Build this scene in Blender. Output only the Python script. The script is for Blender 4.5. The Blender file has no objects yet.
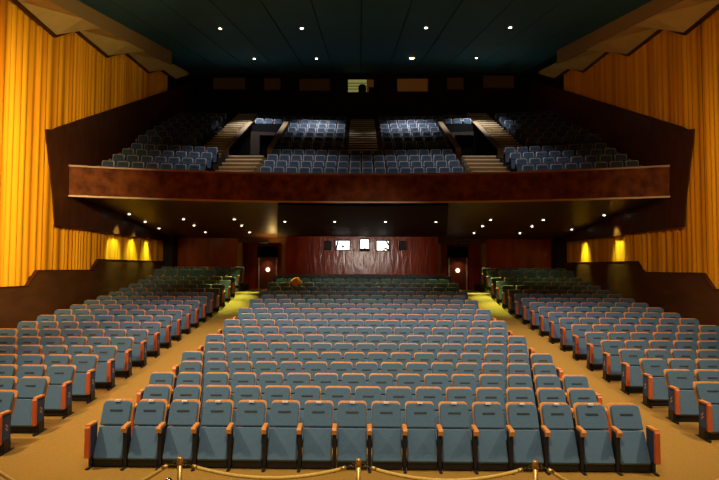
import bpy, bmesh, math, random
from mathutils import Matrix, Vector
random.seed(7)
SC = bpy.context.scene
COL = SC.collection

# ------------------------------------------------------------------ camera, world, big lights, exposure
def rx(a): return Matrix.Rotation(a, 4, 'X')
def rz(a): return Matrix.Rotation(a, 4, 'Z')
cam_d = bpy.data.cameras.new('camera')
cam_d.sensor_width = 36.0
cam_d.lens = 36.0 * 559.0 / 719.0
cam_d.shift_x = 0.0145
cam_d.clip_end = 200
cam = bpy.data.objects.new('camera', cam_d)
COL.objects.link(cam)
cam.matrix_world = Matrix.Translation((0, 0, 3.1)) @ rz(.018) @ rx(math.pi/2 + .05) @ rz(.004)
SC.camera = cam

vs = SC.view_settings
vs.view_transform = 'Standard'; vs.look = 'None'; vs.gamma = 1.0; vs.use_curve_mapping = False
vs.exposure = 0.0
SC.cycles.max_bounces = 6
SC.cycles.diffuse_bounces = 3
SC.cycles.glossy_bounces = 3
SC.cycles.sample_clamp_indirect = 4.0

world = bpy.data.worlds.new('world'); SC.world = world; world.use_nodes = True
world.node_tree.nodes['Background'].inputs[0].default_value = (.018, .022, .022, 1)
world.node_tree.nodes['Background'].inputs[1].default_value = .16

def spot(name, loc, target, energy, color, angle=60, blend=.5, radius=.1, parent=None):
    l = bpy.data.lights.new(name, 'SPOT')
    l.energy = energy; l.color = color; l.spot_size = math.radians(angle); l.spot_blend = blend
    l.shadow_soft_size = radius
    o = bpy.data.objects.new(name, l); COL.objects.link(o)
    o.location = loc
    d = Vector(target) - Vector(loc)
    o.rotation_euler = d.to_track_quat('-Z', 'Y').to_euler()
    if parent:
        o.parent = parent
        o.matrix_parent_inverse = Matrix.Identity(4)
        o.location = Vector(loc) - Vector(parent.location)
    return o

WARM = (1.0, .80, .52)
# stage lanterns on the bridge in front of the proscenium (behind / above the frame), with added fill spots
spot('stage_lantern_side', (-6.0, 9.0, 7.6), (-11.2, 14.5, 6.0), 10000, (1.0, .74, .34), 75, 1.0, .35)
spot('stage_lantern_side', (6.4, 9.0, 7.6), (11.7, 14.5, 5.6), 2500, (1.0, .70, .32), 75, 1.0, .35)
spot('cove_fill', (1.0, 7.0, 7.0), (-10.4, 19.5, 12.2), 3300, (1.0, .84, .42), 30, 1.0, .2)  # added spot that brightens the left cove, no fixture there
spot('cove_fill', (-0.6, 7.0, 7.0), (10.8, 19.5, 12.2), 800, (1.0, .80, .40), 30, 1.0, .2)  # same added brightening for the right cove
spot('curtain_fill', (-4.0, 8.0, 9.0), (-11.2, 23.0, 11.8), 900, (1.0, .74, .34), 25, 1.0, .2)  # added spot lifting the far upper part of the left curtain
spot('curtain_fill', (4.4, 8.0, 9.0), (11.7, 23.0, 11.8), 120, (1.0, .70, .32), 25, 1.0, .2)  # weaker added spot for the right curtain
spot('stage_lantern_house', (-8.2, 7.0, 9.2), (-3.5, 12.5, 0), 3900, WARM, 72, 1.0, .3)
spot('stage_lantern_house', (8.6, 7.0, 9.2), (4.0, 12.5, 0), 3000, WARM, 72, 1.0, .3)
spot('front_fill', (0.2, 2.0, 8.6), (0.2, 9.5, .3), 2400, (1.0, .84, .62), 74, 1.0, .6)  # added warm fill for the front rows
spot('booth_wall_fill', (0.6, -1.5, 4.4), (0.4, 30.8, 3.6), 5200, (1.0, .86, .72), 15, .8, .25)  # unseen spot added to brighten the booth wall and give it reflections
# the rows of house lamps in the ceiling go on toward the stage, above the frame
for hx in (-6.1, -2.5, 2.85, 6.5):
    for hy, he in ((8.6, 800), (16.0, 3500)):
        spot('house_lamp', (hx, hy, 12.5 + .2057*(hy-19.3)), (hx, hy+.2, 0), he, (1.0, .84, .79), 78, 1.0, .25)

# ------------------------------------------------------------------ materials
def mat(name, color, rough=.7, metal=0.0, noise=None, bump=None, spec=.5, emit=None, strength=0.0, sheen=0.0, coat=0.0):
    """noise = (color2, scale, detail, stretch) ; bump = (scale, strength)"""
    m = bpy.data.materials.new(name); m.use_nodes = True
    nt = m.node_tree; b = nt.nodes['Principled BSDF']
    b.inputs['Base Color'].default_value = (*color, 1)
    b.inputs['Roughness'].default_value = rough
    b.inputs['Metallic'].default_value = metal
    b.inputs['Specular IOR Level'].default_value = spec
    if sheen: b.inputs['Sheen Weight'].default_value = sheen
    if coat:
        b.inputs['Coat Weight'].default_value = coat
        b.inputs['Coat Roughness'].default_value = .15
    if emit:
        b.inputs['Emission Color'].default_value = (*emit, 1)
        b.inputs['Emission Strength'].default_value = strength
    if noise or bump:
        tc = nt.nodes.new('ShaderNodeTexCoord')
        mp = nt.nodes.new('ShaderNodeMapping')
        nt.links.new(tc.outputs['Object'], mp.inputs['Vector'])
    if noise:
        c2, sc, det, st = noise
        mp.inputs['Scale'].default_value = st
        n = nt.nodes.new('ShaderNodeTexNoise'); n.inputs['Scale'].default_value = sc; n.inputs['Detail'].default_value = det
        r = nt.nodes.new('ShaderNodeValToRGB')
        r.color_ramp.elements[0].position = .32; r.color_ramp.elements[1].position = .68
        r.color_ramp.elements[0].color = (*color, 1); r.color_ramp.elements[1].color = (*c2, 1)
        nt.links.new(mp.outputs['Vector'], n.inputs['Vector'])
        nt.links.new(n.outputs['Fac'], r.inputs['Fac'])
        nt.links.new(r.outputs['Color'], b.inputs['Base Color'])
    if bump:
        n2 = nt.nodes.new('ShaderNodeTexNoise'); n2.inputs['Scale'].default_value = bump[0]; n2.inputs['Detail'].default_value = 4
        nt.links.new(mp.outputs['Vector'], n2.inputs['Vector'])
        bp = nt.nodes.new('ShaderNodeBump'); bp.inputs['Strength'].default_value = bump[1]; bp.inputs['Distance'].default_value = .02
        nt.links.new(n2.outputs['Fac'], bp.inputs['Height'])
        nt.links.new(bp.outputs['Normal'], b.inputs['Normal'])
    return m

M = {}
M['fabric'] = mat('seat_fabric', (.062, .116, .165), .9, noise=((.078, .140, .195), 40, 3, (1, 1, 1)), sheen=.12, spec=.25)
M['fabric_blue'] = mat('inset_fabric', (.035, .075, .17), .85, noise=((.05, .10, .22), 30, 3, (1, 1, 1)))
M['slot'] = mat('dark_slot', (.012, .014, .018), .6)
M['orange'] = mat('orange_wood', (.60, .21, .035), .42, noise=((.70, .28, .05), 14, 3, (1, 1, .2)), spec=.4)
M['red_orange'] = mat('red_orange_panel', (.55, .10, .02), .4, noise=((.62, .14, .03), 12, 3, (1, 1, .3)))
M['panel_side'] = mat('panel_side_fabric', (.026, .045, .085), .8)
M['black'] = mat('black_steel', (.008, .008, .009), .5)
M['tag'] = mat('white_tag', (.85, .83, .78), .4)
M['carpet'] = mat('gold_carpet', (.275, .145, .022), .95, noise=((.335, .182, .030), 26, 8, (1, 1, 1)), bump=(90, .5), spec=.15)
M['gold'] = mat('gold_velvet', (.58, .20, .005), .85, noise=((.90, .42, .016), 3.0, 4, (1, 1, .03)), spec=.1)
M['wood'] = mat('burl_wood', (.080, .018, .004), .55, noise=((.20, .056, .010), 2.8, 9, (1, 1, 1)), bump=(5, .10), spec=.06)
M['wood_dark'] = mat('dark_wood', (.050, .015, .005), .38, noise=((.080, .026, .009), 3, 6, (1, 1, .4)), bump=(6, .08), spec=.12)
M['wood_wains'] = mat('wainscot_wood', (.075, .030, .009), .34, noise=((.12, .044, .011), 3, 7, (1, .35, 1)), bump=(9, .12), spec=.2)
M['wood_red'] = mat('red_panel_wood', (.30, .034, .010), .17, noise=((.46, .070, .020), 3.0, 6, (1, 1, .25)), bump=(5.5, .6), spec=.2)
M['wood_gold'] = mat('pilaster_wood', (.30, .13, .03), .45, noise=((.40, .18, .05), 8, 4, (1, 1, .1)))
M['trim'] = mat('pale_trim', (.55, .33, .14), .4)
M['trim_red'] = mat('rail_wood', (.34, .16, .07), .4)
M['cove'] = mat('cove_plaster', (.55, .38, .105), .8, noise=((.62, .44, .13), 2, 5, (1, 1, 1)))
M['fascia'] = mat('fascia_paint', (.30, .18, .055), .8)
M['ceil'] = mat('ceiling_teal', (.012, .100, .140), .75, noise=((.015, .112, .155), 1.2, 3, (1, 1, 1)))
M['ceil_gap'] = mat('ceiling_gap', (.01, .016, .018), .9)
M['dark'] = mat('dark_wall', (.016, .011, .009), .85, noise=((.022, .014, .011), 2, 4, (1, 1, 1)))
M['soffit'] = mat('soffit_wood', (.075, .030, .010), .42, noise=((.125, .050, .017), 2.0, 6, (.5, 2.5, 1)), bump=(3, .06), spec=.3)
M['soffit_shaded'] = mat('soffit_shaded', (.030, .011, .006), .7, noise=((.045, .017, .009), 2.0, 6, (.5, 2, 1)), spec=.1)  # darker copy of the soffit wood, shade of the middle put into colour
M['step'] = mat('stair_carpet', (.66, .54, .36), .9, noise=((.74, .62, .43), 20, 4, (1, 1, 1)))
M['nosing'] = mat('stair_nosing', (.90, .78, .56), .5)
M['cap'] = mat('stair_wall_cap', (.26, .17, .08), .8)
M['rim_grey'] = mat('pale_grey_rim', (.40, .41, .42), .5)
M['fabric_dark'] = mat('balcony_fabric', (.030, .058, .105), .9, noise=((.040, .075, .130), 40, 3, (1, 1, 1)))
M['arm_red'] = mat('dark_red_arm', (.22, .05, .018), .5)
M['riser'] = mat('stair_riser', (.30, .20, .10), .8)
M['bal_floor'] = mat('balcony_carpet', (.05, .03, .02), .95)
M['brass'] = mat('brass', (.80, .50, .13), .38, .75)
M['chrome'] = mat('chrome', (.72, .70, .75), .12, 1.0)
M['rope'] = mat('gold_rope', (.88, .55, .10), .6, noise=((.74, .43, .06), 40, 2, (1, 1, 1)))
M['lamp'] = mat('lamp_lens', (1, 1, .9), .3, emit=(1.0, .93, .74), strength=14)
M['lamp_gold'] = mat('lamp_lens_gold', (1, .9, .6), .3, emit=(1.0, .74, .28), strength=26)
M['ring'] = mat('lamp_ring', (.25, .20, .14), .4, .6)
M['lit'] = mat('lit_pane', (1, 1, .95), .3, emit=(1.0, .97, .84), strength=2.6)
M['door'] = mat('door_wood', (.12, .018, .010), .3, noise=((.17, .03, .016), 4, 5, (1, 1, .2)))
M['door_metal'] = mat('door_edge_metal', (.70, .56, .46), .3, .3)
M['jacket'] = mat('orange_cloth', (.95, .20, .02), .8, noise=((1.0, .52, .06), 9, 4, (1, 1, 1)))
M['brown_pane'] = mat('brown_glass', (.06, .03, .012), .3, emit=(.50, .17, .03), strength=.012)
M['amber_pane'] = mat('amber_glass', (.12, .05, .015), .3, emit=(.62, .20, .03), strength=.06)
M['green_pane'] = mat('booth_glow', (.1, .1, .04), .5, emit=(.62, .60, .17), strength=.30)
M['black_box_and_shade'] = mat('black_box_and_shade', (.005, .004, .004), .7, spec=.08)  # black of real boxes; in the stairwells, shade put into the colour

# ------------------------------------------------------------------ mesh helpers
class MB:
    def __init__(self): self.v = []; self.f = []; self.m = []
    def quad(self, *p, mi=0):
        n = len(self.v); self.v += [tuple(q) for q in p]; self.f.append(tuple(range(n, n+len(p)))); self.m.append(mi)
    def box(self, x0, x1, y0, y1, z0, z1, mi=0, M4=None):
        n = len(self.v)
        P = [(x0,y0,z0),(x1,y0,z0),(x1,y1,z0),(x0,y1,z0),(x0,y0,z1),(x1,y0,z1),(x1,y1,z1),(x0,y1,z1)]
        if M4 is not None: P = [tuple(M4 @ Vector(p)) for p in P]
        self.v += P
        for f in ((0,3,2,1),(4,5,6,7),(0,1,5,4),(1,2,6,5),(2,3,7,6),(3,0,4,7)):
            self.f.append(tuple(n+i for i in f)); self.m.append(mi)
    def rings(self, rings, mi=0, cap0=True, cap1=True, closed=True):
        n = len(self.v); k = len(rings[0])
        for r in rings: self.v += [tuple(p) for p in r]
        for a in range(len(rings)-1):
            for i in range(k if closed else k-1):
                j = (i+1) % k
                self.f.append((n+a*k+i, n+a*k+j, n+(a+1)*k+j, n+(a+1)*k+i)); self.m.append(mi)
        if cap0: self.f.append(tuple(n+i for i in range(k))[::-1]); self.m.append(mi)
        if cap1: self.f.append(tuple(n+(len(rings)-1)*k+i for i in range(k))); self.m.append(mi)
    def tube(self, pts, r, seg=8, mi=0):
        rs = r if isinstance(r, (list, tuple)) else [r]*len(pts)
        R = []
        for i, p in enumerate(pts):
            p = Vector(p)
            a = Vector(pts[max(0,i-1)]); b = Vector(pts[min(len(pts)-1,i+1)])
            t = (b-a).normalized()
            up = Vector((0,0,1)) if abs(t.z) < .9 else Vector((1,0,0))
            u = t.cross(up).normalized(); w = u.cross(t).normalized()
            R.append([p + u*rs[i]*math.cos(2*math.pi*k/seg) + w*rs[i]*math.sin(2*math.pi*k/seg) for k in range(seg)])
        self.rings(R, mi)
    def lathe(self, prof, cx, cy, seg=14, mi=0):
        self.rings([[(cx+r*math.cos(2*math.pi*k/seg), cy+r*math.sin(2*math.pi*k/seg), z) for k in range(seg)] for r, z in prof], mi)
    def poly_x(self, pts, x0, x1, mi=0):
        """pts (y,z) polygon extruded along x"""
        self.rings([[(x0,y,z) for y, z in pts], [(x1,y,z) for y, z in pts]], mi)
    def data(self, name, mats, smooth=False, recalc=True):
        me = bpy.data.meshes.new(name)
        me.from_pydata(self.v, [], self.f)
        for m in (mats if isinstance(mats, (list, tuple)) else [mats]): me.materials.append(m)
        for p, mi in zip(me.polygons, self.m): p.material_index = mi
        if recalc:
            bm = bmesh.new(); bm.from_mesh(me); bmesh.ops.recalc_face_normals(bm, faces=bm.faces); bm.to_mesh(me); bm.free()
        if smooth:
            for p in me.polygons: p.use_smooth = True
        return me
    def obj(self, name, mats, parent=None, loc=None, smooth=False):
        return link(name, self.data(name, mats, smooth), parent, loc)

def link(name, me, parent=None, loc=None, rot=None):
    o = bpy.data.objects.new(name, me); COL.objects.link(o)
    if loc is not None: o.location = loc
    if rot is not None: o.rotation_euler = rot
    if parent is not None: o.parent = parent
    return o
def tag(o, label=None, cat=None, group=None, kind=None):
    if label: o['label'] = label
    if cat: o['category'] = cat
    if group: o['group'] = group
    if kind: o['kind'] = kind
    return o
def thing(name, label, cat, loc=(0,0,0), rot=0, group=None):
    o = bpy.data.objects.new(name, None); COL.objects.link(o)
    o.location = loc; o.rotation_euler = (0,0,rot); o.empty_display_size = .1
    return tag(o, label, cat, group)
def struct(name, mb, mats, parent=None, smooth=False):
    o = mb.obj(name, mats, parent, smooth=smooth)
    if parent is None: o['kind'] = 'structure'
    return o

# ------------------------------------------------------------------ the raked floor
FT = [(2,0),(9.08,0),(10,.03),(11.08,.08),(13.08,.20),(15.08,.37),(17.08,.59),(19.08,.79),(21.08,.99),(23.08,1.22),(25.08,1.52),(26.08,1.68),(27.08,1.80),(28,1.83),(34,1.83)]
def lerp_table(T, x):
    for (a, za), (b, zb) in zip(T, T[1:]):
        if x <= b: return za + (zb-za)*max(0, (x-a)/(b-a))
    return T[-1][1]
def fl(d): return lerp_table(FT, d)
XL, XR = -11.0, 11.5           # wall faces
CX = .18                       # axis of the hall
mb = MB()
ys = [2+i*.5 for i in range(65)]
for a, b in zip(ys, ys[1:]):
    mb.quad((XL-.6,a,fl(a)),(XR+.6,a,fl(a)),(XR+.6,b,fl(b)),(XL-.6,b,fl(b)))
for i in range(1):
    mb.box(XL-.6, XR+.6, 2, 34, -.5, -.3)
struct('floor', mb, M['carpet'])

# ------------------------------------------------------------------ side walls: shell, wainscot, panelling beside the balcony
def side(sgn):
    X = XR if sgn > 0 else XL
    nm = 'right' if sgn > 0 else 'left'
    w = MB(); w.box(min(X+sgn*.55, X+sgn*.75), max(X+sgn*.55, X+sgn*.75), 2, 38, -.3, 17.5)
    struct('wall_'+nm, w, M['dark'])
    # wainscot with its stepped top
    prof = [(5,-.2),(5,1.45),(9.4,1.45),(9.9,1.95),(13.6,1.95),(14.1,2.45),(18.28,2.45),(18.84,2.96),(22.7,2.96),(23.3,3.41),(31.6,3.41),(31.6,-.2)]
    w = MB(); w.poly_x(prof, X-sgn*.09, X+sgn*.02)
    struct('wall_wainscot_'+nm, w, M['wood_wains'])
    t = MB()
    top = prof[1:11]
    for (a, za), (b, zb) in zip(top, top[1:]):
        n = len(t.v)
        t.rings([[(X-sgn*.11,a,za),(X+sgn*.03,a,za),(X+sgn*.03,a,za+.03),(X-sgn*.11,a,za+.03)],
                 [(X-sgn*.11,b,zb),(X+sgn*.03,b,zb),(X+sgn*.03,b,zb+.03),(X-sgn*.11,b,zb+.03)]])
    struct('trim_wainscot_'+nm, t, M['wood_dark'])
    # side panelling of the balcony
    p = [(19.10,7.90),(19.16,7.45),(19.42,6.6),(19.66,5.6),(19.84,4.6),(37,4.56),(37,15.7),(29.3,12.32),(19.78,8.14),(19.5,7.98)]
    Xp = X + sgn*(-.08)
    w = MB(); w.poly_x(p, Xp, Xp+sgn*.05)
    struct('wall_balcony_'+nm, w, M['wood_dark'])
    # end pier of the stalls curtain
    w = MB(); w.box(min(X-sgn*.5, X+sgn*.5), max(X-sgn*.5, X+sgn*.5), 31.3, 32.3, 1.4, 4.9)
    struct('wall_pier_'+nm, w, M['dark'])
    # cove: stepped edge on the wall, straight inner edge, fascia up to the ceiling
    steps = [(5,9.72),(6.8,9.72),(8.2,10.6),(11,10.55),(12.4,11.0),(13.6,10.95),(15.1,11.6),(17.3,11.6),(19.58,11.46),(20.93,12.28),(23.72,12.30),(25.4,13.18),(28.48,13.28),(30.1,14.05),(32.6,14.30)]
    xi = X - sgn*1.0 if sgn < 0 else X - 1.12
    xi = -10.0 if sgn < 0 else 10.37
    zin = lambda y: 11.62 + .188*(y-17.29)
    xw = X - sgn*.06
    c = MB()
    def zst(y): return lerp_table(steps, y)
    yy = sorted(set([s[0] for s in steps]))
    for a, b in zip(yy, yy[1:]):
        ia, ib = min(a, 32.1), min(b, 32.1)
        c.quad((xw,a,zst(a)), (xw,b,zst(b)), (xi,ib,zin(ib)), (xi,ia,zin(ia)))
        c.quad((xw,a,zst(a)+.12), (xw,b,zst(b)+.12), (xi,ib,zin(ib)+.12), (xi,ia,zin(ia)+.12))
    c.quad((xw,32.6,14.30),(xi,32.1,zin(32.1)),(xi,32.1,zin(32.1)+.12),(xw,32.6,14.42))
    cove = struct('trim_cove_'+nm, c, M['cove'])
    e = MB()
    for a, b in zip(yy, yy[1:]):
        e.rings([[(xw,a,zst(a)-.10),(xw+sgn*.10,a,zst(a)-.10),(xw+sgn*.10,a,zst(a)+.14),(xw,a,zst(a)+.14)],
                 [(xw,b,zst(b)-.10),(xw+sgn*.10,b,zst(b)-.10),(xw+sgn*.10,b,zst(b)+.14),(xw,b,zst(b)+.14)]])
    struct('cove_lip', e, M['wood_dark'], cove)
    f = MB()
    f.rings([[(xi,5,zin(5)),(xi+sgn*.12,5,zin(5)),(xi+sgn*.12,5,zc(5)+.1),(xi,5,zc(5)+.1)],
             [(xi,29.07,zin(29.07)),(xi+sgn*.12,29.07,zin(29.07)),(xi+sgn*.12,29.07,zc(29.07)+.1),(xi,29.07,zc(29.07)+.1)]])
    struct('trim_fascia_'+nm, f, M['fascia'])
def zc(y): return 12.56 + .2057*(y-19.3)
side(-1); side(1)

# ------------------------------------------------------------------ ceiling: long panels with open seams
bk = MB()
bk.quad((-12,4,zc(4)+.12),(12.4,4,zc(4)+.12),(12.4,38,zc(38)+.12),(-12,38,zc(38)+.12))
bk.quad((-12,4,zc(4)+.32),(12.4,4,zc(4)+.32),(12.4,38,zc(38)+.32),(-12,38,zc(38)+.32))
ceiling = struct('ceiling', bk, M['ceil_gap'])
x = .06 - 1.79*6 - .4
edges = [-11.2] + [.06 + 1.79*k for k in range(-5, 7)]
edges = sorted(set([round(e, 3) for e in edges if e < 11.4])) + [11.7]
for a, b in zip(edges, edges[1:]):
    m = MB()
    a2, b2 = a+.022, b-.022
    m.rings([[(a2,5,zc(5)),(b2,5,zc(5)),(b2,5,zc(5)+.06),(a2,5,zc(5)+.06)],
             [(a2,37.4,zc(37.4)),(b2,37.4,zc(37.4)),(b2,37.4,zc(37.4)+.06),(a2,37.4,zc(37.4)+.06)]])
    m.obj('ceiling_panel', M['ceil'], ceiling)

# ------------------------------------------------------------------ balcony
RC = 38.6
def arcy(d0, x): return math.sqrt((d0+11)**2 - (x-CX)**2) - 11
XS = [XL + (XR-XL)*i/44 for i in range(45)]
def sweep(m, prof, xs=XS, mi=0, closed=True):
    """prof: list of (d0, z) swept along the balcony's arc"""
    m.rings([[(x, arcy(d, x), z) for d, z in prof] for x in xs], mi, closed=closed, cap0=closed, cap1=closed)

pm = MB(); sweep(pm, [(22.62,5.80),(22.58,6.88),(22.76,6.88),(22.86,5.80)])
par = struct('balcony_parapet', pm, M['wood'])
t = MB(); sweep(t, [(22.54,6.87),(22.54,6.935),(22.80,6.935),(22.80,6.87)])
t.obj('top_rail', M['trim_red'], par)
t = MB(); sweep(t, [(22.58,5.735),(22.58,5.80),(22.72,5.80),(22.72,5.735)])
t.obj('bottom_trim', M['trim'], par)
# soffit under the balcony, sloping down to the rear wall; fan-shaped lower middle
def zs(y): return 5.74 - .098*(y-22.6)
sm = MB()
NY = 10
def soffit_grid(m, xa, xb, dz, n=14, yend=33.6):
    """xa, xb: functions of y for the side edges"""
    rows = []
    for j in range(NY+1):
        r = []
        for i in range(n+1):
            u = i/n
            xf = xa(22.7) + (xb(22.7)-xa(22.7))*u
            yf = arcy(22.7, xf)
            y = yf + (yend-yf)*j/NY
            xx = xa(y) + (xb(y)-xa(y))*u
            r.append((xx, y, zs(y)-dz))
        rows.append(r)
    m.rings(rows, closed=False, cap0=False, cap1=False)
fanL = lambda y: -3.33 - .148*(y-22.7)
fanR = lambda y: 3.62 + .148*(y-22.7)
soffit_grid(sm, lambda y: XL-.1, fanL, 0); soffit_grid(sm, fanR, lambda y: XR+.1, 0)
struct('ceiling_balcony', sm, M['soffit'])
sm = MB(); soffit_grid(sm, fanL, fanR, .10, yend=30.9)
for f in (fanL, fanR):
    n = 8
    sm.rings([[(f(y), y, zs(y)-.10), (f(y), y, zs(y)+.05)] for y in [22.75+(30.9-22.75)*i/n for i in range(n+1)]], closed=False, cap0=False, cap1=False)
struct('ceiling_balcony_centre', sm, M['soffit_shaded'])

# stepped balcony floor; the two wells beside the middle block stay open
WELL_L, WELL_R = (-6.40, -4.30), (4.72, 6.72)
BZ = lambda j: 6.44 + .445*j
UZ = lambda k: 8.55 + .49*k
fm = MB()
prof = [(22.80, 5.80), (22.80, BZ(0))]
for j in range(4):
    prof += [(23.78+.9*j, BZ(j)), (23.78+.9*j, BZ(j)+.445 if j < 3 else 8.25)]
prof += [(27.35, 8.25)]
sweep(fm, prof, closed=False)
def seg_xs(a, b): return [a + (b-a)*i/12 for i in range(13)]
for a, b in ((XL, WELL_L[0]), (WELL_L[1], WELL_R[0]), (WELL_R[1], XR)):
    prof = [(27.35, 8.25), (27.35, UZ(0))]
    for k in range(7):
        prof += [(28.2+k, UZ(k)), (28.2+k, UZ(k+1))]
    prof += [(38.5, UZ(7))]
    sweep(fm, prof, seg_xs(a, b), closed=False)
for a, b in (WELL_L, WELL_R):
    sweep(fm, [(27.35, 8.25), (32.5, 8.25)], seg_xs(a, b), closed=False)
    prof = [(32.5, 8.25), (32.5, UZ(5))]
    for k in (5, 6): prof += [(28.2+k, UZ(k)), (28.2+k, UZ(k+1))]
    prof += [(38.5, UZ(7))]
    sweep(fm, prof, seg_xs(a, b), closed=False)
struct('floor_balcony', fm, M['bal_floor'])

# well side walls with sloping beige caps, and the exit door at the end of each well; their black stands in for shade
ncap = 0
for wx, (a, b) in ((-1, WELL_L), (1, WELL_R)):
    for x0 in (a, b):
        m = MB(); y0, y1 = 26.6, 32.4
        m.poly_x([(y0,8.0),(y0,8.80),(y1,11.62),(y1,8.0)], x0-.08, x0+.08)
        wl = struct('wall_stairwell', m, M['black_box_and_shade'])  # near-black colour in place of the shade inside the well
        m = MB()
        m.rings([[(x0-.13,y0-.05,8.78),(x0+.13,y0-.05,8.78),(x0+.13,y0-.05,8.86),(x0-.13,y0-.05,8.86)],
                 [(x0-.13,y1,11.60),(x0+.13,y1,11.60),(x0+.13,y1,11.68),(x0-.13,y1,11.68)]])
        m.box(x0-.13, x0+.13, y0-.07, y0-.01, 8.26, 8.80)
        m.obj('wall_cap', M['cap'], wl)
    m = MB(); m.box(a+.08, b-.08, 32.2, 32.35, 8.0, 11.5); struct('wall_stairwell_back', m, M['black_box_and_shade'])
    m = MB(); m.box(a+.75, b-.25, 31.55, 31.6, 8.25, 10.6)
    d = struct('door_%d' % (3 if wx < 0 else 4), m, M['black_box_and_shade'])
    m = MB(); m.box(a+.70, a+.76, 31.5, 31.6, 8.25, 10.65); m.box(b-.26, b-.2, 31.5, 31.6, 8.25, 10.65); m.box(a+.70, b-.2, 31.5, 31.6, 10.6, 10.66)
    m.obj('door_frame', M['black_box_and_shade'], d)

# staircases of the balcony
def staircase(label, x0, x1, d0, z0, n, run, rise):
    o = thing('balcony_staircase', label, 'stairs', ((x0+x1)/2, arcy(d0, (x0+x1)/2), z0))
    hw = (x1-x0)/2
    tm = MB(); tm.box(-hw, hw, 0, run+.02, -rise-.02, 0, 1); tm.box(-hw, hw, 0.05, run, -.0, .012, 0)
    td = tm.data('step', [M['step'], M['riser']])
    nm_ = MB(); nm_.box(-hw, hw, -.03, .06, -.03, .016)
    nd = nm_.data('nosing', M['nosing'])
    for i in range(n):
        s = link('step', td, o, (0, i*run, (i+1)*rise))
        link('nosing', nd, s)
staircase('beige carpeted staircase between the two middle seat blocks of the balcony', -.58, .96, 27.2, 8.25, 18, .5, .245)
staircase('long beige staircase beside the dark stairwell on the left of the balcony', -7.78, -6.56, 26.9, 8.25, 19, .5, .245)
staircase('long beige staircase beside the dark stairwell on the right of the balcony', 6.86, 8.08, 26.9, 8.25, 19, .5, .245)
staircase('short flight of beige steps behind the parapet, below the left stairwell', -6.05, -4.42, 23.05, 6.60, 6, .58, .275)
staircase('short flight of beige steps behind the parapet, below the right stairwell', 4.72, 6.28, 23.05, 6.60, 6, .58, .275)

# rear wall of the balcony with its projection windows
m = MB(); m.box(-12, 12.4, 37.2, 37.4, 5, zc(37.4)+.1)
struct('wall_back', m, M['dark'])
def upper_window(i, x0, x1, z0, z1, pm, projector=False):
    m = MB()
    m.box(x0-.05, x1+.05, 37.08, 37.2, z0-.05, z0); m.box(x0-.05, x1+.05, 37.08, 37.2, z1, z1+.05)
    m.box(x0-.05, x0, 37.08, 37.2, z0, z1); m.box(x1, x1+.05, 37.08, 37.2, z0, z1)
    f = struct('window_%d' % i, m, M['wood_dark'])
    xm = x0 + (x1-x0)*(.62 if projector else 1)
    p = MB(); p.box(x0, xm, 37.16, 37.19, z0, z1); p.obj('pane', pm, f)
    if projector:
        p = MB(); p.box(xm, x1, 37.16, 37.19, z0, z1); p.obj('pane', M['amber_pane'], f)
        p = MB()
        for zz in (.2,.4,.6): p.box(x0, xm, 37.14, 37.155, z0+zz, z0+zz+.05)
        p.obj('shelf_edge', M['wood_gold'], f)
    if projector:
        q = MB(); q.lathe([(.0,14.95),(.26,14.95),(.27,15.3),(.2,15.42),(.0,15.46)], .18, 37.12, 10)
        q.obj('projector_outline', M['black_box_and_shade'], f)
        q = MB(); q.box(.62, x1, 37.10, 37.15, z0, z0+.34); q.box(.95, x1, 37.10, 37.15, z0+.3, z1); q.obj('blind', M['black_box_and_shade'], f)
upper_window(1, -9.9, -7.75, 15.15, 15.95, M['brown_pane'])
upper_window(2, -6.45, -5.35, 15.1, 15.9, M['brown_pane'])
upper_window(3, -4.05, -2.0, 15.03, 15.85, M['brown_pane'])
upper_window(4, -.78, 1.24, 14.93, 15.8, M['green_pane'], True)
upper_window(5, 2.54, 4.58, 14.97, 15.85, M['amber_pane'])
upper_window(6, 5.89, 6.99, 15.1, 15.92, M['brown_pane'])
upper_window(7, 8.3, 10.35, 15.2, 16.05, M['brown_pane'])

# ------------------------------------------------------------------ rear of the stalls
m = MB(); m.box(-4.05, 4.35, 30.8, 30.95, 1.5, 5.0)
m.box(-4.05, -3.95, 30.95, 33.4, 1.5, 5.0); m.box(4.25, 4.35, 30.95, 33.4, 1.5, 5.0)
struct('wall_booth', m, M['wood_red'])
m = MB(); m.box(-11.2, -6.85, 32.2, 32.35, 1.5, 5.0); m.box(-6.95, -6.85, 32.2, 33.4, 1.5, 5); struct('wall_rear_left', m, M['wood_red'])
m = MB(); m.box(7.25, 11.7, 32.2, 32.35, 1.5, 5.0); m.box(7.25, 7.35, 32.2, 33.4, 1.5, 5); struct('wall_rear_right', m, M['wood_red'])
# bright panes of the sound booth
def booth_window(i, x0, x1, z0, z1):
    m = MB(); y0, y1 = 30.70, 30.82; w = .06
    m.box(x0-w, x1+w, y0, y1, z0-w, z0); m.box(x0-w, x1+w, y0, y1, z1, z1+w)
    m.box(x0-w, x0, y0, y1, z0, z1); m.box(x1, x1+w, y0, y1, z0, z1)
    f = struct('window_%d' % i, m, M['wood_dark'])
    p = MB(); p.box(x0, x1, 30.765, 30.785, z0, z1); p.obj('pane', M['lit'], f)
    return f, (x0, x1, z0, z1)
f8, _ = booth_window(8, -1.27, -.54, 4.10, 4.58)
q = MB(); q.box(-.92,-.86,30.74,30.76,4.16,4.44); q.box(-.98,-.80,30.74,30.76,4.24,4.32); q.tube([(-1.27,30.75,4.1),(-1.16,30.75,4.58)], .05, 6); q.obj('equipment', M['black_box_and_shade'], f8)
f9, _ = booth_window(9, .08, .52, 4.08, 4.66)
q = MB(); q.box(.08,.52,30.74,30.76,4.08,4.17); q.box(.28,.36,30.74,30.76,4.16,4.26); q.obj('equipment', M['black_box_and_shade'], f9)
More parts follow.
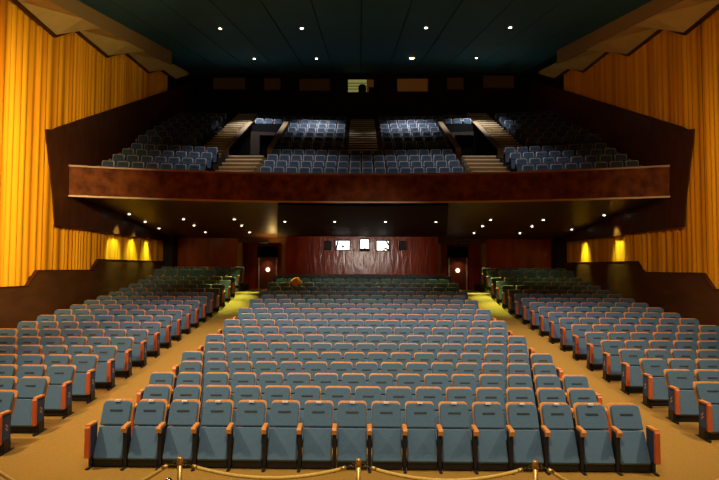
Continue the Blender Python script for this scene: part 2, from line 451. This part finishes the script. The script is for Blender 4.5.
f10, _ = booth_window(10, .98, 1.62, 4.08, 4.58)
q = MB(); q.tube([(1.36,30.75,4.08),(1.40,30.75,4.22),(1.62,30.75,4.10)], .06, 6); q.tube([(1.50,30.75,4.58),(1.62,30.75,4.36)], .05, 6); q.obj('equipment', M['black_box_and_shade'], f10)
def wall_speaker(xc, label):
    o = thing('wall_speaker', label, 'loudspeaker', (xc, 30.66, 4.08))
    m = MB(); m.box(-.19,.19,-.12,.14,0,.5); m.obj('cabinet', M['black_box_and_shade'], o)
    m = MB(); m.box(-.165,.165,-.14,-.12,.03,.47); m.obj('speaker_grille', M['slot'], o)
wall_speaker(-1.72, 'black box loudspeaker on red wood wall next to the lit booth window')
wall_speaker(2.38, 'black box loudspeaker on red wood wall, right of all lit booth windows')

# doors in their recesses
def stalls_door(i, x0, sgn):
    """x0: left edge of the door leaf"""
    x1 = x0+.98; y = 33.3
    m = MB(); m.box(min(x0-1.1*(sgn<0), x0-.3)-.3, max(x1+1.1*(sgn>0), x1+.3)+.3, y+.06, y+.2, 1.5, 5.0)
    struct('wall_vestibule_%s' % ('left' if sgn < 0 else 'right'), m, M['wood_red'])
    m = MB(); m.box(x0, x1, y, y+.05, 1.84, 3.70)
    d = struct('door_%d' % i, m, M['door'])
    m = MB(); m.box(x0-.07, x0, y-.06, y+.06, 1.84, 3.72); m.box(x1, x1+.07, y-.06, y+.06, 1.84, 3.72)
    m.obj('door_frame', M['door_metal'], d)
    m = MB(); xc, zc_ = (x0+x1)/2, 2.98
    ring = lambda r, yy: [(xc+r*math.cos(2*math.pi*k/20), yy, zc_+r*math.sin(2*math.pi*k/20)) for k in range(20)]
    m.rings([ring(.10, y-.002), ring(.13, y-.03), ring(.17, y-.03), ring(.18, y)], cap0=False, cap1=False); m.obj('window_ring', M['brass'], d)
    m = MB(); m.rings([ring(.115, y-.012), ring(.115, y-.002)]); m.obj('round_pane', M['lit'], d)
    m = MB(); m.box(x0-.12, x1+.1, y-.2, y+.06, 3.74, 4.36)
    m.obj('transom', M['black_box_and_shade'], d)
    return xc
stalls_door(1, -5.93, -1)
stalls_door(2, 5.36, 1)
for nm, xs in (('left', (-6.86, -4.30)), ('right', (4.55, 7.12))):
    for i, xx in enumerate(xs):
        m = MB(); w = .14
        m.box(xx-w, xx+w, 32.05, 32.2, 1.6, 4.62); m.box(xx-w*.55, xx+w*.55, 32.0, 32.05, 1.75, 4.5)
        struct('trim_pilaster_%s' % nm, m, M['wood_gold'])
    m = MB(); m.box(xs[0]-.1, xs[1]+.1, 32.0, 32.3, 4.52, 4.98); struct('wall_header_%s' % nm, m, M['soffit'])
    o = thing('door_sign', 'dim grey exit sign box over the %s round-windowed door' % nm, 'sign', ((xs[0]+xs[1])/2 + .1, 31.94, 4.42))
    m = MB(); m.box(-.28,.28,-.05,.05,0,.18); m.obj('sign_case', M['black_box_and_shade'], o)
    m = MB(); m.box(-.25,.25,-.06,-.05,.03,.15); m.obj('sign_face', mat('sign_face_'+nm, (.10,.10,.08), .5), o)
spot('soffit_corner_fill', (-4.9, 31.3, 4.0), (-4.8, 31.1, 5.2), 90, (1.0, .62, .18), 150, .9, .08)  # added hidden uplight that brightens the soffit corner

for vx in (-5.44, 5.85): spot('door_lamp', (vx, 32.85, 3.72), (vx, 33.2, 2.4), 22, (1.0, .78, .56), 110, 1.0, .06)  # unseen spots added under the transoms to light doors and jambs
# rear platforms that lift the last rows of the side blocks
for nm, a, b in (('left', -11.0, -6.35), ('right', 6.6, 11.5)):
    m = MB(); m.box(a, b, 27.55, 28.55, 1.6, 1.93); m.box(a, b, 28.55, 29.55, 1.6, 2.06); m.box(a, b, 29.55, 32.2, 1.6, 2.18)
    struct('floor_platform_'+nm, m, M['bal_floor'])

# ------------------------------------------------------------------ curtains
def curtain(name, label, X, sgn, y0, y1, zlo, ztop, seed, amp=.085):
    rnd = random.Random(seed)
    ph = rnd.random()*6; pts = []
    y = y0
    while y < y1:                                    # one pleat at a time, each of its own width and depth
        wd = rnd.choice((.17, .22, .26, .30, .36, .44)) * rnd.uniform(.85, 1.15)
        a = amp * rnd.uniform(.35, 1.15) * min(1.0, wd/.26)
        k = 8
        for i in range(k):
            u = i/k
            if y + wd*u > y1: break
            pts.append((y + wd*u, a*math.sin(2*math.pi*u) + .015*math.sin((y+wd*u)*1.3+ph)))
        y += wd
    m = MB()
    rows = []
    for t in (0, .5, 1):
        r = []
        for y, o in pts:
            zz = zlo(y) + (ztop(y)-zlo(y))*t
            r.append((X - sgn*o*(1.12-.25*t), y, zz))
        rows.append(r)
    m.rings(rows, closed=False, cap0=False, cap1=False)
    o = link(name, m.data(name, M['gold'], True, recalc=False))
    return tag(o, label, 'curtain', 'gold side wall curtains')
for sgn, nm in ((-1, 'left'), (1, 'right')):
    X = (XR if sgn > 0 else XL) + sgn*.16
    zlo = lambda y: lerp_table([(5,1.3),(9.4,1.3),(9.9,1.8),(13.6,1.8),(14.1,2.3),(18.28,2.3),(18.84,2.8),(22.7,2.8),(23.3,3.25),(40,3.25)], y)
    zt = lambda y: min(11.62+.188*(y-17.29)+.1, zc(y))
    curtain('gold_curtain', 'tall gold pleated curtain on the %s wall, stage side of the balcony' % nm, X-sgn*.02, sgn, 5.0, 18.95 if sgn < 0 else 18.9, zlo, zt, 3+sgn, .062)
    curtain('gold_curtain', 'gold pleated curtain running behind dark %s balcony side panelling' % nm, X-sgn*.09, sgn, 18.8, 31.5, zlo, lambda y: zt(y), 11+sgn, .055)

# ------------------------------------------------------------------ downlights
ring_mb = MB()
ring_mb.rings([[(r*math.cos(2*math.pi*k/14), r*math.sin(2*math.pi*k/14), z) for k in range(14)] for r, z in ((.075,0),(.085,-.025),(.11,-.02),(.115,0))], cap0=False, cap1=False)
ring_me = ring_mb.data('trim_ring', M['ring'])
def lens_me(r, m, nm):
    q = MB(); q.rings([[(s*math.cos(2*math.pi*k/12), s*math.sin(2*math.pi*k/12), z) for k in range(12)] for s, z in ((r,-.006),(r,-.018),(r*.6,-.030))]); return q.data(nm, m)
lens_w = lens_me(.062, M['lamp'], 'lens'); lens_g = lens_me(.12, M['lamp_gold'], 'lens')
def downlight(label, x, y, z, e, color, angle, group, gold=False, on=True, aim=(0,0)):
    o = thing('downlight', label, 'ceiling light', (x, y, z), 0, group)
    link('trim_ring', ring_me, o)
    l = link('lens', lens_g if gold else lens_w, o)
    if not on:
        l.data = OFF
    else:
        spot('downlight_beam', (x, y, z-.05), (x+aim[0], y+aim[1], z-5), e, color, angle, 1.0, .07, o)
OFF = lens_me(.074, M['ring'], 'lens')
ORD = ['first','second','third','fourth','fifth','sixth','seventh','eighth','ninth','tenth','eleventh','twelfth','thirteenth','fourteenth','fifteenth','sixteenth','seventeenth','eighteenth','nineteenth','twentieth','twenty-first']
GY = (.70, 1.0, .32)
colx = [-10.40,-8.3,-5.9,-3.5,-1.15,1.23,3.6,6.15,8.6,10.90]
for ci, xx in enumerate(colx):
    edge = ci in (0, 9)
    for ri, yy in enumerate((26.2 if not edge else 25.0, 27.9 if not edge else 26.9, 30.0 if not edge else 28.8)):
        if ri and 3 <= ci <= 6: continue
        aisle = ci in (2, 7)
        on = not (ci == 9 and ri == 1)
        e = 2300 if aisle else (680 if edge else (320 if 3 <= ci <= 6 else 60))
        ang = 38 if aisle else (58 if edge else (88 if 3 <= ci <= 6 else 84))
        aim = (0, -2.4) if aisle else ((-1.9 if ci == 0 else 1.9, -.3) if edge else (0, -3.2 if 3 <= ci <= 6 else -1.2))
        z = zs(yy) - (.10 if fanL(yy) < xx < fanR(yy) else 0) - .005
        downlight('small round %sdownlight under balcony, %s from left, %s row from parapet' % ('' if on else 'unlit ', ORD[ci], ORD[ri]), xx, yy, z, e, GY, ang, 'downlights under the balcony', on=on, aim=aim)
COOL = (.97, .98, 1.0)
for ri, (yy, xs, e) in enumerate(((23.6, (-6.04,-2.5,2.85,6.45), 650), (31.2, (-6.0,-2.45,2.95,6.6), 1700))):
    for ci, xx in enumerate(xs):
        g = (ri == 1 and ci == 2)
        downlight('%sround downlight in dark ceiling, %s from left in the %s row' % ('bright golden ' if g else 'small ', ORD[ci], ('near','far')[ri]), xx, yy, zc(yy)-.01, e, (1,.85,.55) if False else COOL, 68 if ri else 66, 'downlights in the main ceiling', gold=g, aim=(0, .5 if ri else .2))

# ------------------------------------------------------------------ theatre seats
def rrect(w, h, rt, rb, seg=3):
    """outline of a rounded rectangle, u in -w/2..w/2, v in 0..h"""
    P = []
    for cx, cy, r, a0 in ((w/2-rb, rb, rb, -90), (w/2-rt, h-rt, rt, 0), (-w/2+rt, h-rt, rt, 90), (-w/2+rb, rb, rb, 180)):
        for k in range(seg+1):
            a = math.radians(a0 + 90*k/seg)
            P.append((cx + r*math.cos(a), cy + r*math.sin(a)))
    return P
def panel(m, o, vdir, w, h, rt, rb, t, inset=.02, mi=0, crown=.0, seg=3):
    """pad on the plane through o (bottom middle) along x and vdir; front faces -y"""
    o = Vector(o); vd = Vector(vdir).normalized(); n = Vector((1,0,0)).cross(vd).normalized()   # toward -y
    if n.y > 0: n = -n
    def ring(k, off):
        out = []
        for u, v in rrect(w, h, rt, rb, seg):
            su = u*(1-k*2/w); sv = h/2 + (v-h/2)*(1-k*2/h)
            out.append(o + Vector((su,0,0)) + vd*sv + n*off)
        return out
    m.rings([ring(.008, -t), ring(0, -t*.8), ring(0, -t*.15), ring(inset*.5, t*.08), ring(inset, t*.15)], mi)
TOP = Vector((0, 0, .95)); MID = Vector((0, -.15, .60)); LOW = Vector((0, -.37, .135))
PW = .475
def seat_meshes(pitch, balcony=False):
    D = {}
    w = pitch - .084
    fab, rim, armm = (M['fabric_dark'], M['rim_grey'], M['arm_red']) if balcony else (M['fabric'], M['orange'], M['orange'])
    bw = .05 if balcony else 0
    m = MB(); panel(m, MID, TOP-MID, w-bw, .375-bw*.7, .06, .02, .045); D['backrest'] = (m, fab)
    m = MB()
    vd = (TOP-MID).normalized(); n = Vector((0, -vd.z, vd.y))
    c = MID + vd*.225 + n*.012
    q = [c + Vector((sx*.098,0,0)) + vd*sv + n*o for o in (-.01, .004) for sx, sv in ((-1,-.012),(1,-.012),(1,.012),(-1,.012))]
    m.rings([q[:4], q[4:]]); D['backrest_slot'] = (m, M['slot'])
    m = MB(); panel(m, MID + Vector((0,.029,-.18)), TOP-MID, w+.010, .375+.203, .062, .03, .020, .008); D['back_shell'] = (m, rim)
    m = MB(); panel(m, LOW, MID-LOW, w, (MID-LOW).length-.012, .02, .035, .11, .022); D['seat_cushion'] = (m, fab)
    m = MB(); m.box(-w/2, w/2, -.33, -.12, .02, .125); m.box(-w/2+.04, w/2-.04, -.20, -.10, .125, .40); D['seat_base'] = (m, M['black'])
    def arm(x0, nm):
        m = MB()
        prof = [(-.425,.560),(-.440,.625),(-.42,.655),(-.20,.668),(-.20,.63),(-.36,.615),(-.385,.555)]
        m.rings([[(x0+s*.034,y,z-(0 if abs(s)<1 else .006)) for y, z in prof] for s in (-1,-.75,.75,1)])
        D[nm] = (m, armm)
    arm(-pitch/2, 'armrest'); arm(pitch/2, 'armrest_far')
    def sup(x0, nm):
        m = MB()
        m.poly_x([(-.38,.60),(-.20,.63),(-.16,.0),(-.34,.0),(-.35,.2)], x0-.026, x0+.026)
        m.box(x0-.022, x0+.022, -.46, -.05, -.04, .022)
        D[nm] = (m, M['black'])
    sup(-pitch/2, 'arm_support'); sup(pitch/2, 'arm_support_far')
    def endp(x0, s, nm):
        m = MB(); m.poly_x([(-.43,.19),(-.43,.64),(-.20,.65),(-.19,.60),(-.21,.19)], x0-.032, x0+.032); D[nm] = (m, M['panel_side'])
        m = MB(); m.poly_x([(-.475,.18),(-.475,.63),(-.45,.668),(-.425,.668),(-.425,.18)], x0-.036, x0+.036); D[nm+'_edge'] = (m, M['red_orange'])
        m = MB(); xo = x0 + s*.032
        m.poly_x([(-.41,.23),(-.41,.60),(-.225,.61),(-.235,.23)], xo, xo+s*.008); D[nm+'_inset'] = (m, M['fabric_blue'])
        m = MB(); xo = x0 + s*.040
        for yy, zz in ((-.33,.47),(-.30,.44),(-.33,.41),(-.30,.38)): m.box(min(xo,xo+s*.003), max(xo,xo+s*.003), yy-.02, yy+.02, zz-.012, zz+.012)
        D[nm+'_emblem'] = (m, M['trim'])
        m = MB(); m.box(x0-.038, x0+.038, -.45, -.20, .65, .682); D[nm+'_cap'] = (m, M['orange'])
    endp(-pitch/2, -1, 'end_panel_l'); endp(pitch/2, 1, 'end_panel_r')
    m = MB(); m.box(-.042, .042, -.034, .0, .9535, .963); m.box(-.042,.042,-.036,-.030,.938,.963); D['seat_tag'] = (m, M['tag'])
    return D
PC, PS = .54, .62
RAW = {PC: seat_meshes(PC), PS: seat_meshes(PS)}
ME = {p: {k: mbx.data(k, mt) for k, (mbx, mt) in RAW[p].items()} for p in RAW}

def add_seat(p, label, x, y, z, ends='', tagged=False, far=False):
    o = thing('theatre_seat', label, 'seat', (x, y, z), 0, 'theatre seats of the stalls')
    me = ME[p]
    b = link('backrest', me['backrest'], o); link('backrest_slot', me['backrest_slot'], b)
    link('back_shell', me['back_shell'], o)
    link('seat_cushion', me['seat_cushion'], o); link('seat_base', me['seat_base'], o)
    for s, sfx in (('l', ''), ('r', '_far')):
        if s == 'r' and not far and 'r' not in ends: continue
        link('arm_support', me['arm_support'+sfx], o)
        if s in ends:
            e = link('end_panel', me['end_panel_'+s], o)
            link('front_edge', me['end_panel_'+s+'_edge'], e); link('side_inset', me['end_panel_'+s+'_inset'], e); link('emblem', me['end_panel_'+s+'_emblem'], e)
            link('armrest', me['end_panel_'+s+'_cap'], o)
        else:
            link('armrest', me['armrest'+sfx], o)
    if tagged: link('seat_tag', me['seat_tag'], o)
    return o

# every seat of the stalls: (depth, x, pitch, ends, row, index, count, block, tagged)
cam_inv = cam.matrix_world.inverted()
def px(p):
    q = cam_inv @ Vector(p); return 359.5 + q.x/-q.z*559 - .0145*719
SEATS = []
for i in range(21):
    n = 16 if i % 2 == 0 else 15
    d = 9.08 + i
    for k in range(n):
        x = .17 + (k-(n-1)/2)*PC
        SEATS.append((d, x, PC, ('l' if k == 0 else '') + ('r' if k == n-1 else ''), i, k, n, 'centre', i == 0 and k < n-1, k == n-1))
    if i >= 1:
        for blk, s, x0 in (('left', -1, -5.87), ('right', 1, 6.22)):
            for k in range(7):
                x = x0 + s*(k+.5)*PS
                SEATS.append((d-.46, x, PS, ('r' if s < 0 else 'l') if k == 0 else '', i, k, 7, blk, False, s < 0 and k == 0 or s > 0 and k == 6))
SEATS = [s for s in SEATS if -14 < px((s[1], s[0], 1.0)) < 733]
SEATS.sort(key=lambda s: s[0])
plat = {19: .10, 20: .23, 18: 0.0}
ROWN = ['front'] + ORD[1:]
def seat_label(s):
    d, x, p, ends, i, k, n, blk, tg, far = s
    row = ROWN[i] if blk == 'centre' else ORD[i-1]
    if blk == 'centre':
        where = '%s from left in %s row of centre block' % (ORD[k], row)
        if k == n-1: where = 'right end of %s row of centre block' % row
        if k == 0: where = 'left end of %s row of centre block' % row
        if tg: return 'blue seat with white tag, ' + where
        return ('blue folding seat with orange end panel, ' if ends else 'blue folding theatre seat, ') + where
    if k == 0: return 'blue seat with orange aisle panel, %s row in view of %s side block' % (row, blk)
    return 'blue folding theatre seat, %s from aisle, %s row in view of %s block' % (ORD[k], row, blk)
NIND = 300
def seat_z(s):
    z = fl(s[0]-.22) if s[7] == 'centre' or s[4] < 19 else {19: 2.06, 20: 2.18}[s[4]]
    return z
for s in SEATS[:NIND]:
    add_seat(s[2], seat_label(s), s[1], s[0], seat_z(s), s[3], s[8], s[9])

RAW['balcony'] = seat_meshes(PC, True)
class Merge:
    """many seats joined into one mesh"""
    def __init__(self): self.mb = MB(); self.mats = []
    def add(self, p, parts, x, y, z, rot=0):
        c, sn = math.cos(rot), math.sin(rot)
        for k in parts:
            src, mt = RAW[p][k]
            if mt not in self.mats: self.mats.append(mt)
            mi = self.mats.index(mt); n = len(self.mb.v)
            self.mb.v += [(x + v[0]*c - v[1]*sn, y + v[0]*sn + v[1]*c, z + v[2]) for v in src.v]
            self.mb.f += [tuple(n+i for i in f) for f in src.f]
            self.mb.m += [mi]*len(src.f)
BASIC = ['backrest','backrest_slot','back_shell','seat_cushion','seat_base','armrest','arm_support']
def extra(ends, far):
    L = []
    for e in ends: L += ['end_panel_'+e, 'end_panel_'+e+'_edge', 'end_panel_'+e+'_inset']
    if far: L += ['armrest_far','arm_support_far']
    return L
mg = Merge()
for s in SEATS[NIND:]:
    mg.add(s[2], BASIC + extra(s[3], s[9]), s[1], s[0], seat_z(s))
o = link('stalls_seats', mg.mb.data('stalls_seats', mg.mats))
tag(o, 'rear rows of dark blue seats under the balcony downlights', 'seats', None, 'stuff')
# balcony seats along the arc
mg = Merge()
def balcony_row(d0, z, xa, xb, p=PC):
    n = max(1, int(round((xb-xa)/p)))
    for k in range(n):
        xx = (xa+xb)/2 + (k-(n-1)/2)*p
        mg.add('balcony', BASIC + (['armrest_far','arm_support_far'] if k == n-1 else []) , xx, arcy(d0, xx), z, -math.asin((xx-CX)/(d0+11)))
for j in range(4):
    d0 = 23.66 + .9*j
    sh = .14 if j % 2 else 0
    balcony_row(d0, BZ(j), -4.28+sh, 4.46-sh)
    balcony_row(d0, BZ(j), -10.45, -6.50); balcony_row(d0, BZ(j), 6.70, 11.0)
for k in range(7):
    d0 = 28.05 + k
    if k < 5:
        balcony_row(d0, UZ(k), -4.12, -.70); balcony_row(d0, UZ(k), 1.08, 4.55)
    else:
        balcony_row(d0, UZ(k), -6.30, -.70); balcony_row(d0, UZ(k), 1.08, 6.70)
    balcony_row(d0, UZ(k), -10.8, -7.95); balcony_row(d0, UZ(k), 8.25, 11.25)
o = link('balcony_seats', mg.mb.data('balcony_seats', mg.mats))
tag(o, 'curved rows of blue seats rising up the balcony behind the wooden parapet', 'seats', None, 'stuff')

# ------------------------------------------------------------------ rope barrier in front of the first row
PX = [-4.28, -1.98, 0.0, 1.94, 4.22]; PY = 6.28
POSTN = ['brass rope post at the far left end of the barrier', 'brass rope post beside the silver ball stand', 'brass rope post in the middle of the rope barrier', 'brass rope post in front of the right half of the first row', 'brass rope post at the far right end of the barrier']
for xx, lab in zip(PX, POSTN):
    o = thing('rope_post', lab, 'barrier post', (xx, PY, 0), 0, 'brass rope posts')
    m = MB(); m.lathe([(.0,0),(.17,0),(.17,.02),(.05,.05),(.03,.06)], 0, 0, 18); m.obj('base', M['brass'], o, smooth=True)
    m = MB(); m.lathe([(.028,.05),(.028,.95)], 0, 0, 14); m.obj('pole', M['brass'], o, smooth=True)
    m = MB(); m.lathe([(.0,.915),(.031,.915),(.031,.985),(.028,.998),(.0,1.0)], 0, 0, 14); m.obj('cap', M['brass'], o, smooth=True)
    for s in (-1, 1):
        m = MB(); m.tube([(s*(.034+.020*(1-math.cos(a))), 0, .935+.02*math.sin(a)) for a in [2*math.pi*k/10 for k in range(11)]], .005, 6); m.obj('ring', M['chrome'], o)
SAG = [.36, .115, .12, .34]
WHERE = ['deep sagging gold rope at the left end of the barrier', 'gold rope hanging between the silver ball stand post and middle post', 'gold rope hanging from middle post to the next post on its right', 'deep sagging gold rope at the right end of the barrier']
for (a, b), sg, lab in zip(zip(PX, PX[1:]), SAG, WHERE):
    o = thing('barrier_rope', lab, 'rope', ((a+b)/2, PY, 0), 0, 'gold barrier ropes')
    h = (b-a)/2 - .155
    m = MB()
    pts = [(h*u, 0, .895 - sg*(1-u*u)) for u in [-1+2*i/28 for i in range(29)]]
    m.tube(pts, .021, 8); m.obj('rope', M['rope'], o, smooth=True)
    for s in (-1, 1):
        m = MB(); m.tube([(s*(h-.04), 0, .893-sg*.05), (s*(h+.015), 0, .90)], .024, 8); m.obj('end_cap', M['brass'], o, smooth=True)
        m = MB(); m.tube([(s*(h+.015), 0, .90), (s*(h+.05), 0, .925), (s*(h+.085), 0, .925), (s*(h+.095), 0, .905)], .007, 6); m.obj('hook', M['chrome'], o)
# ball-topped stand at the first post
o = thing('ball_top_stand', 'small stand with shiny silver ball top next to brass post', 'stand', (-1.86, 5.55, 0))
m = MB(); m.lathe([(0,0),(.12,0),(.12,.02),(.02,.04)], 0, 0, 16); m.obj('base', M['black'], o)
m = MB(); m.lathe([(.012,.03),(.012,.97)], 0, 0, 10); m.obj('pole', M['black'], o)
m = MB(); m.lathe([(.001,.96)]+[(.042*math.sin(a), 1.0-.042*math.cos(a)) for a in [math.pi*k/8 for k in range(1,8)]]+[(.001,1.042)], 0, 0, 14); m.obj('ball', M['chrome'], o, smooth=True)

# orange garment thrown over a seat back in the rear stalls
m = MB(); rnd = random.Random(5)
rings = []
for a in range(9):
    t = a/8
    r = []
    for k in range(18):
        th = 2*math.pi*k/18
        w = (.22, .25, .26, .24, .20, .16, .13, .09, .02)[a]; dp = (.12, .14, .15, .15, .13, .11, .09, .06, .02)[a]
        j = 1 + .30*math.sin(3*th + a*.9) + .25*(rnd.random()-.5)
        r.append((w*j*math.cos(th) + .10*t, dp*j*math.sin(th), -.12 + .36*t + .06*math.sin(2*th+1)*(1-t)))
    rings.append(r)
m.rings(rings)
o = m.obj('draped_garment', M['jacket'], None, (-2.86, 25.03, 1.5+.95), True)
tag(o, 'bright orange garment bundled on a seat back in the rear stalls', 'garment')
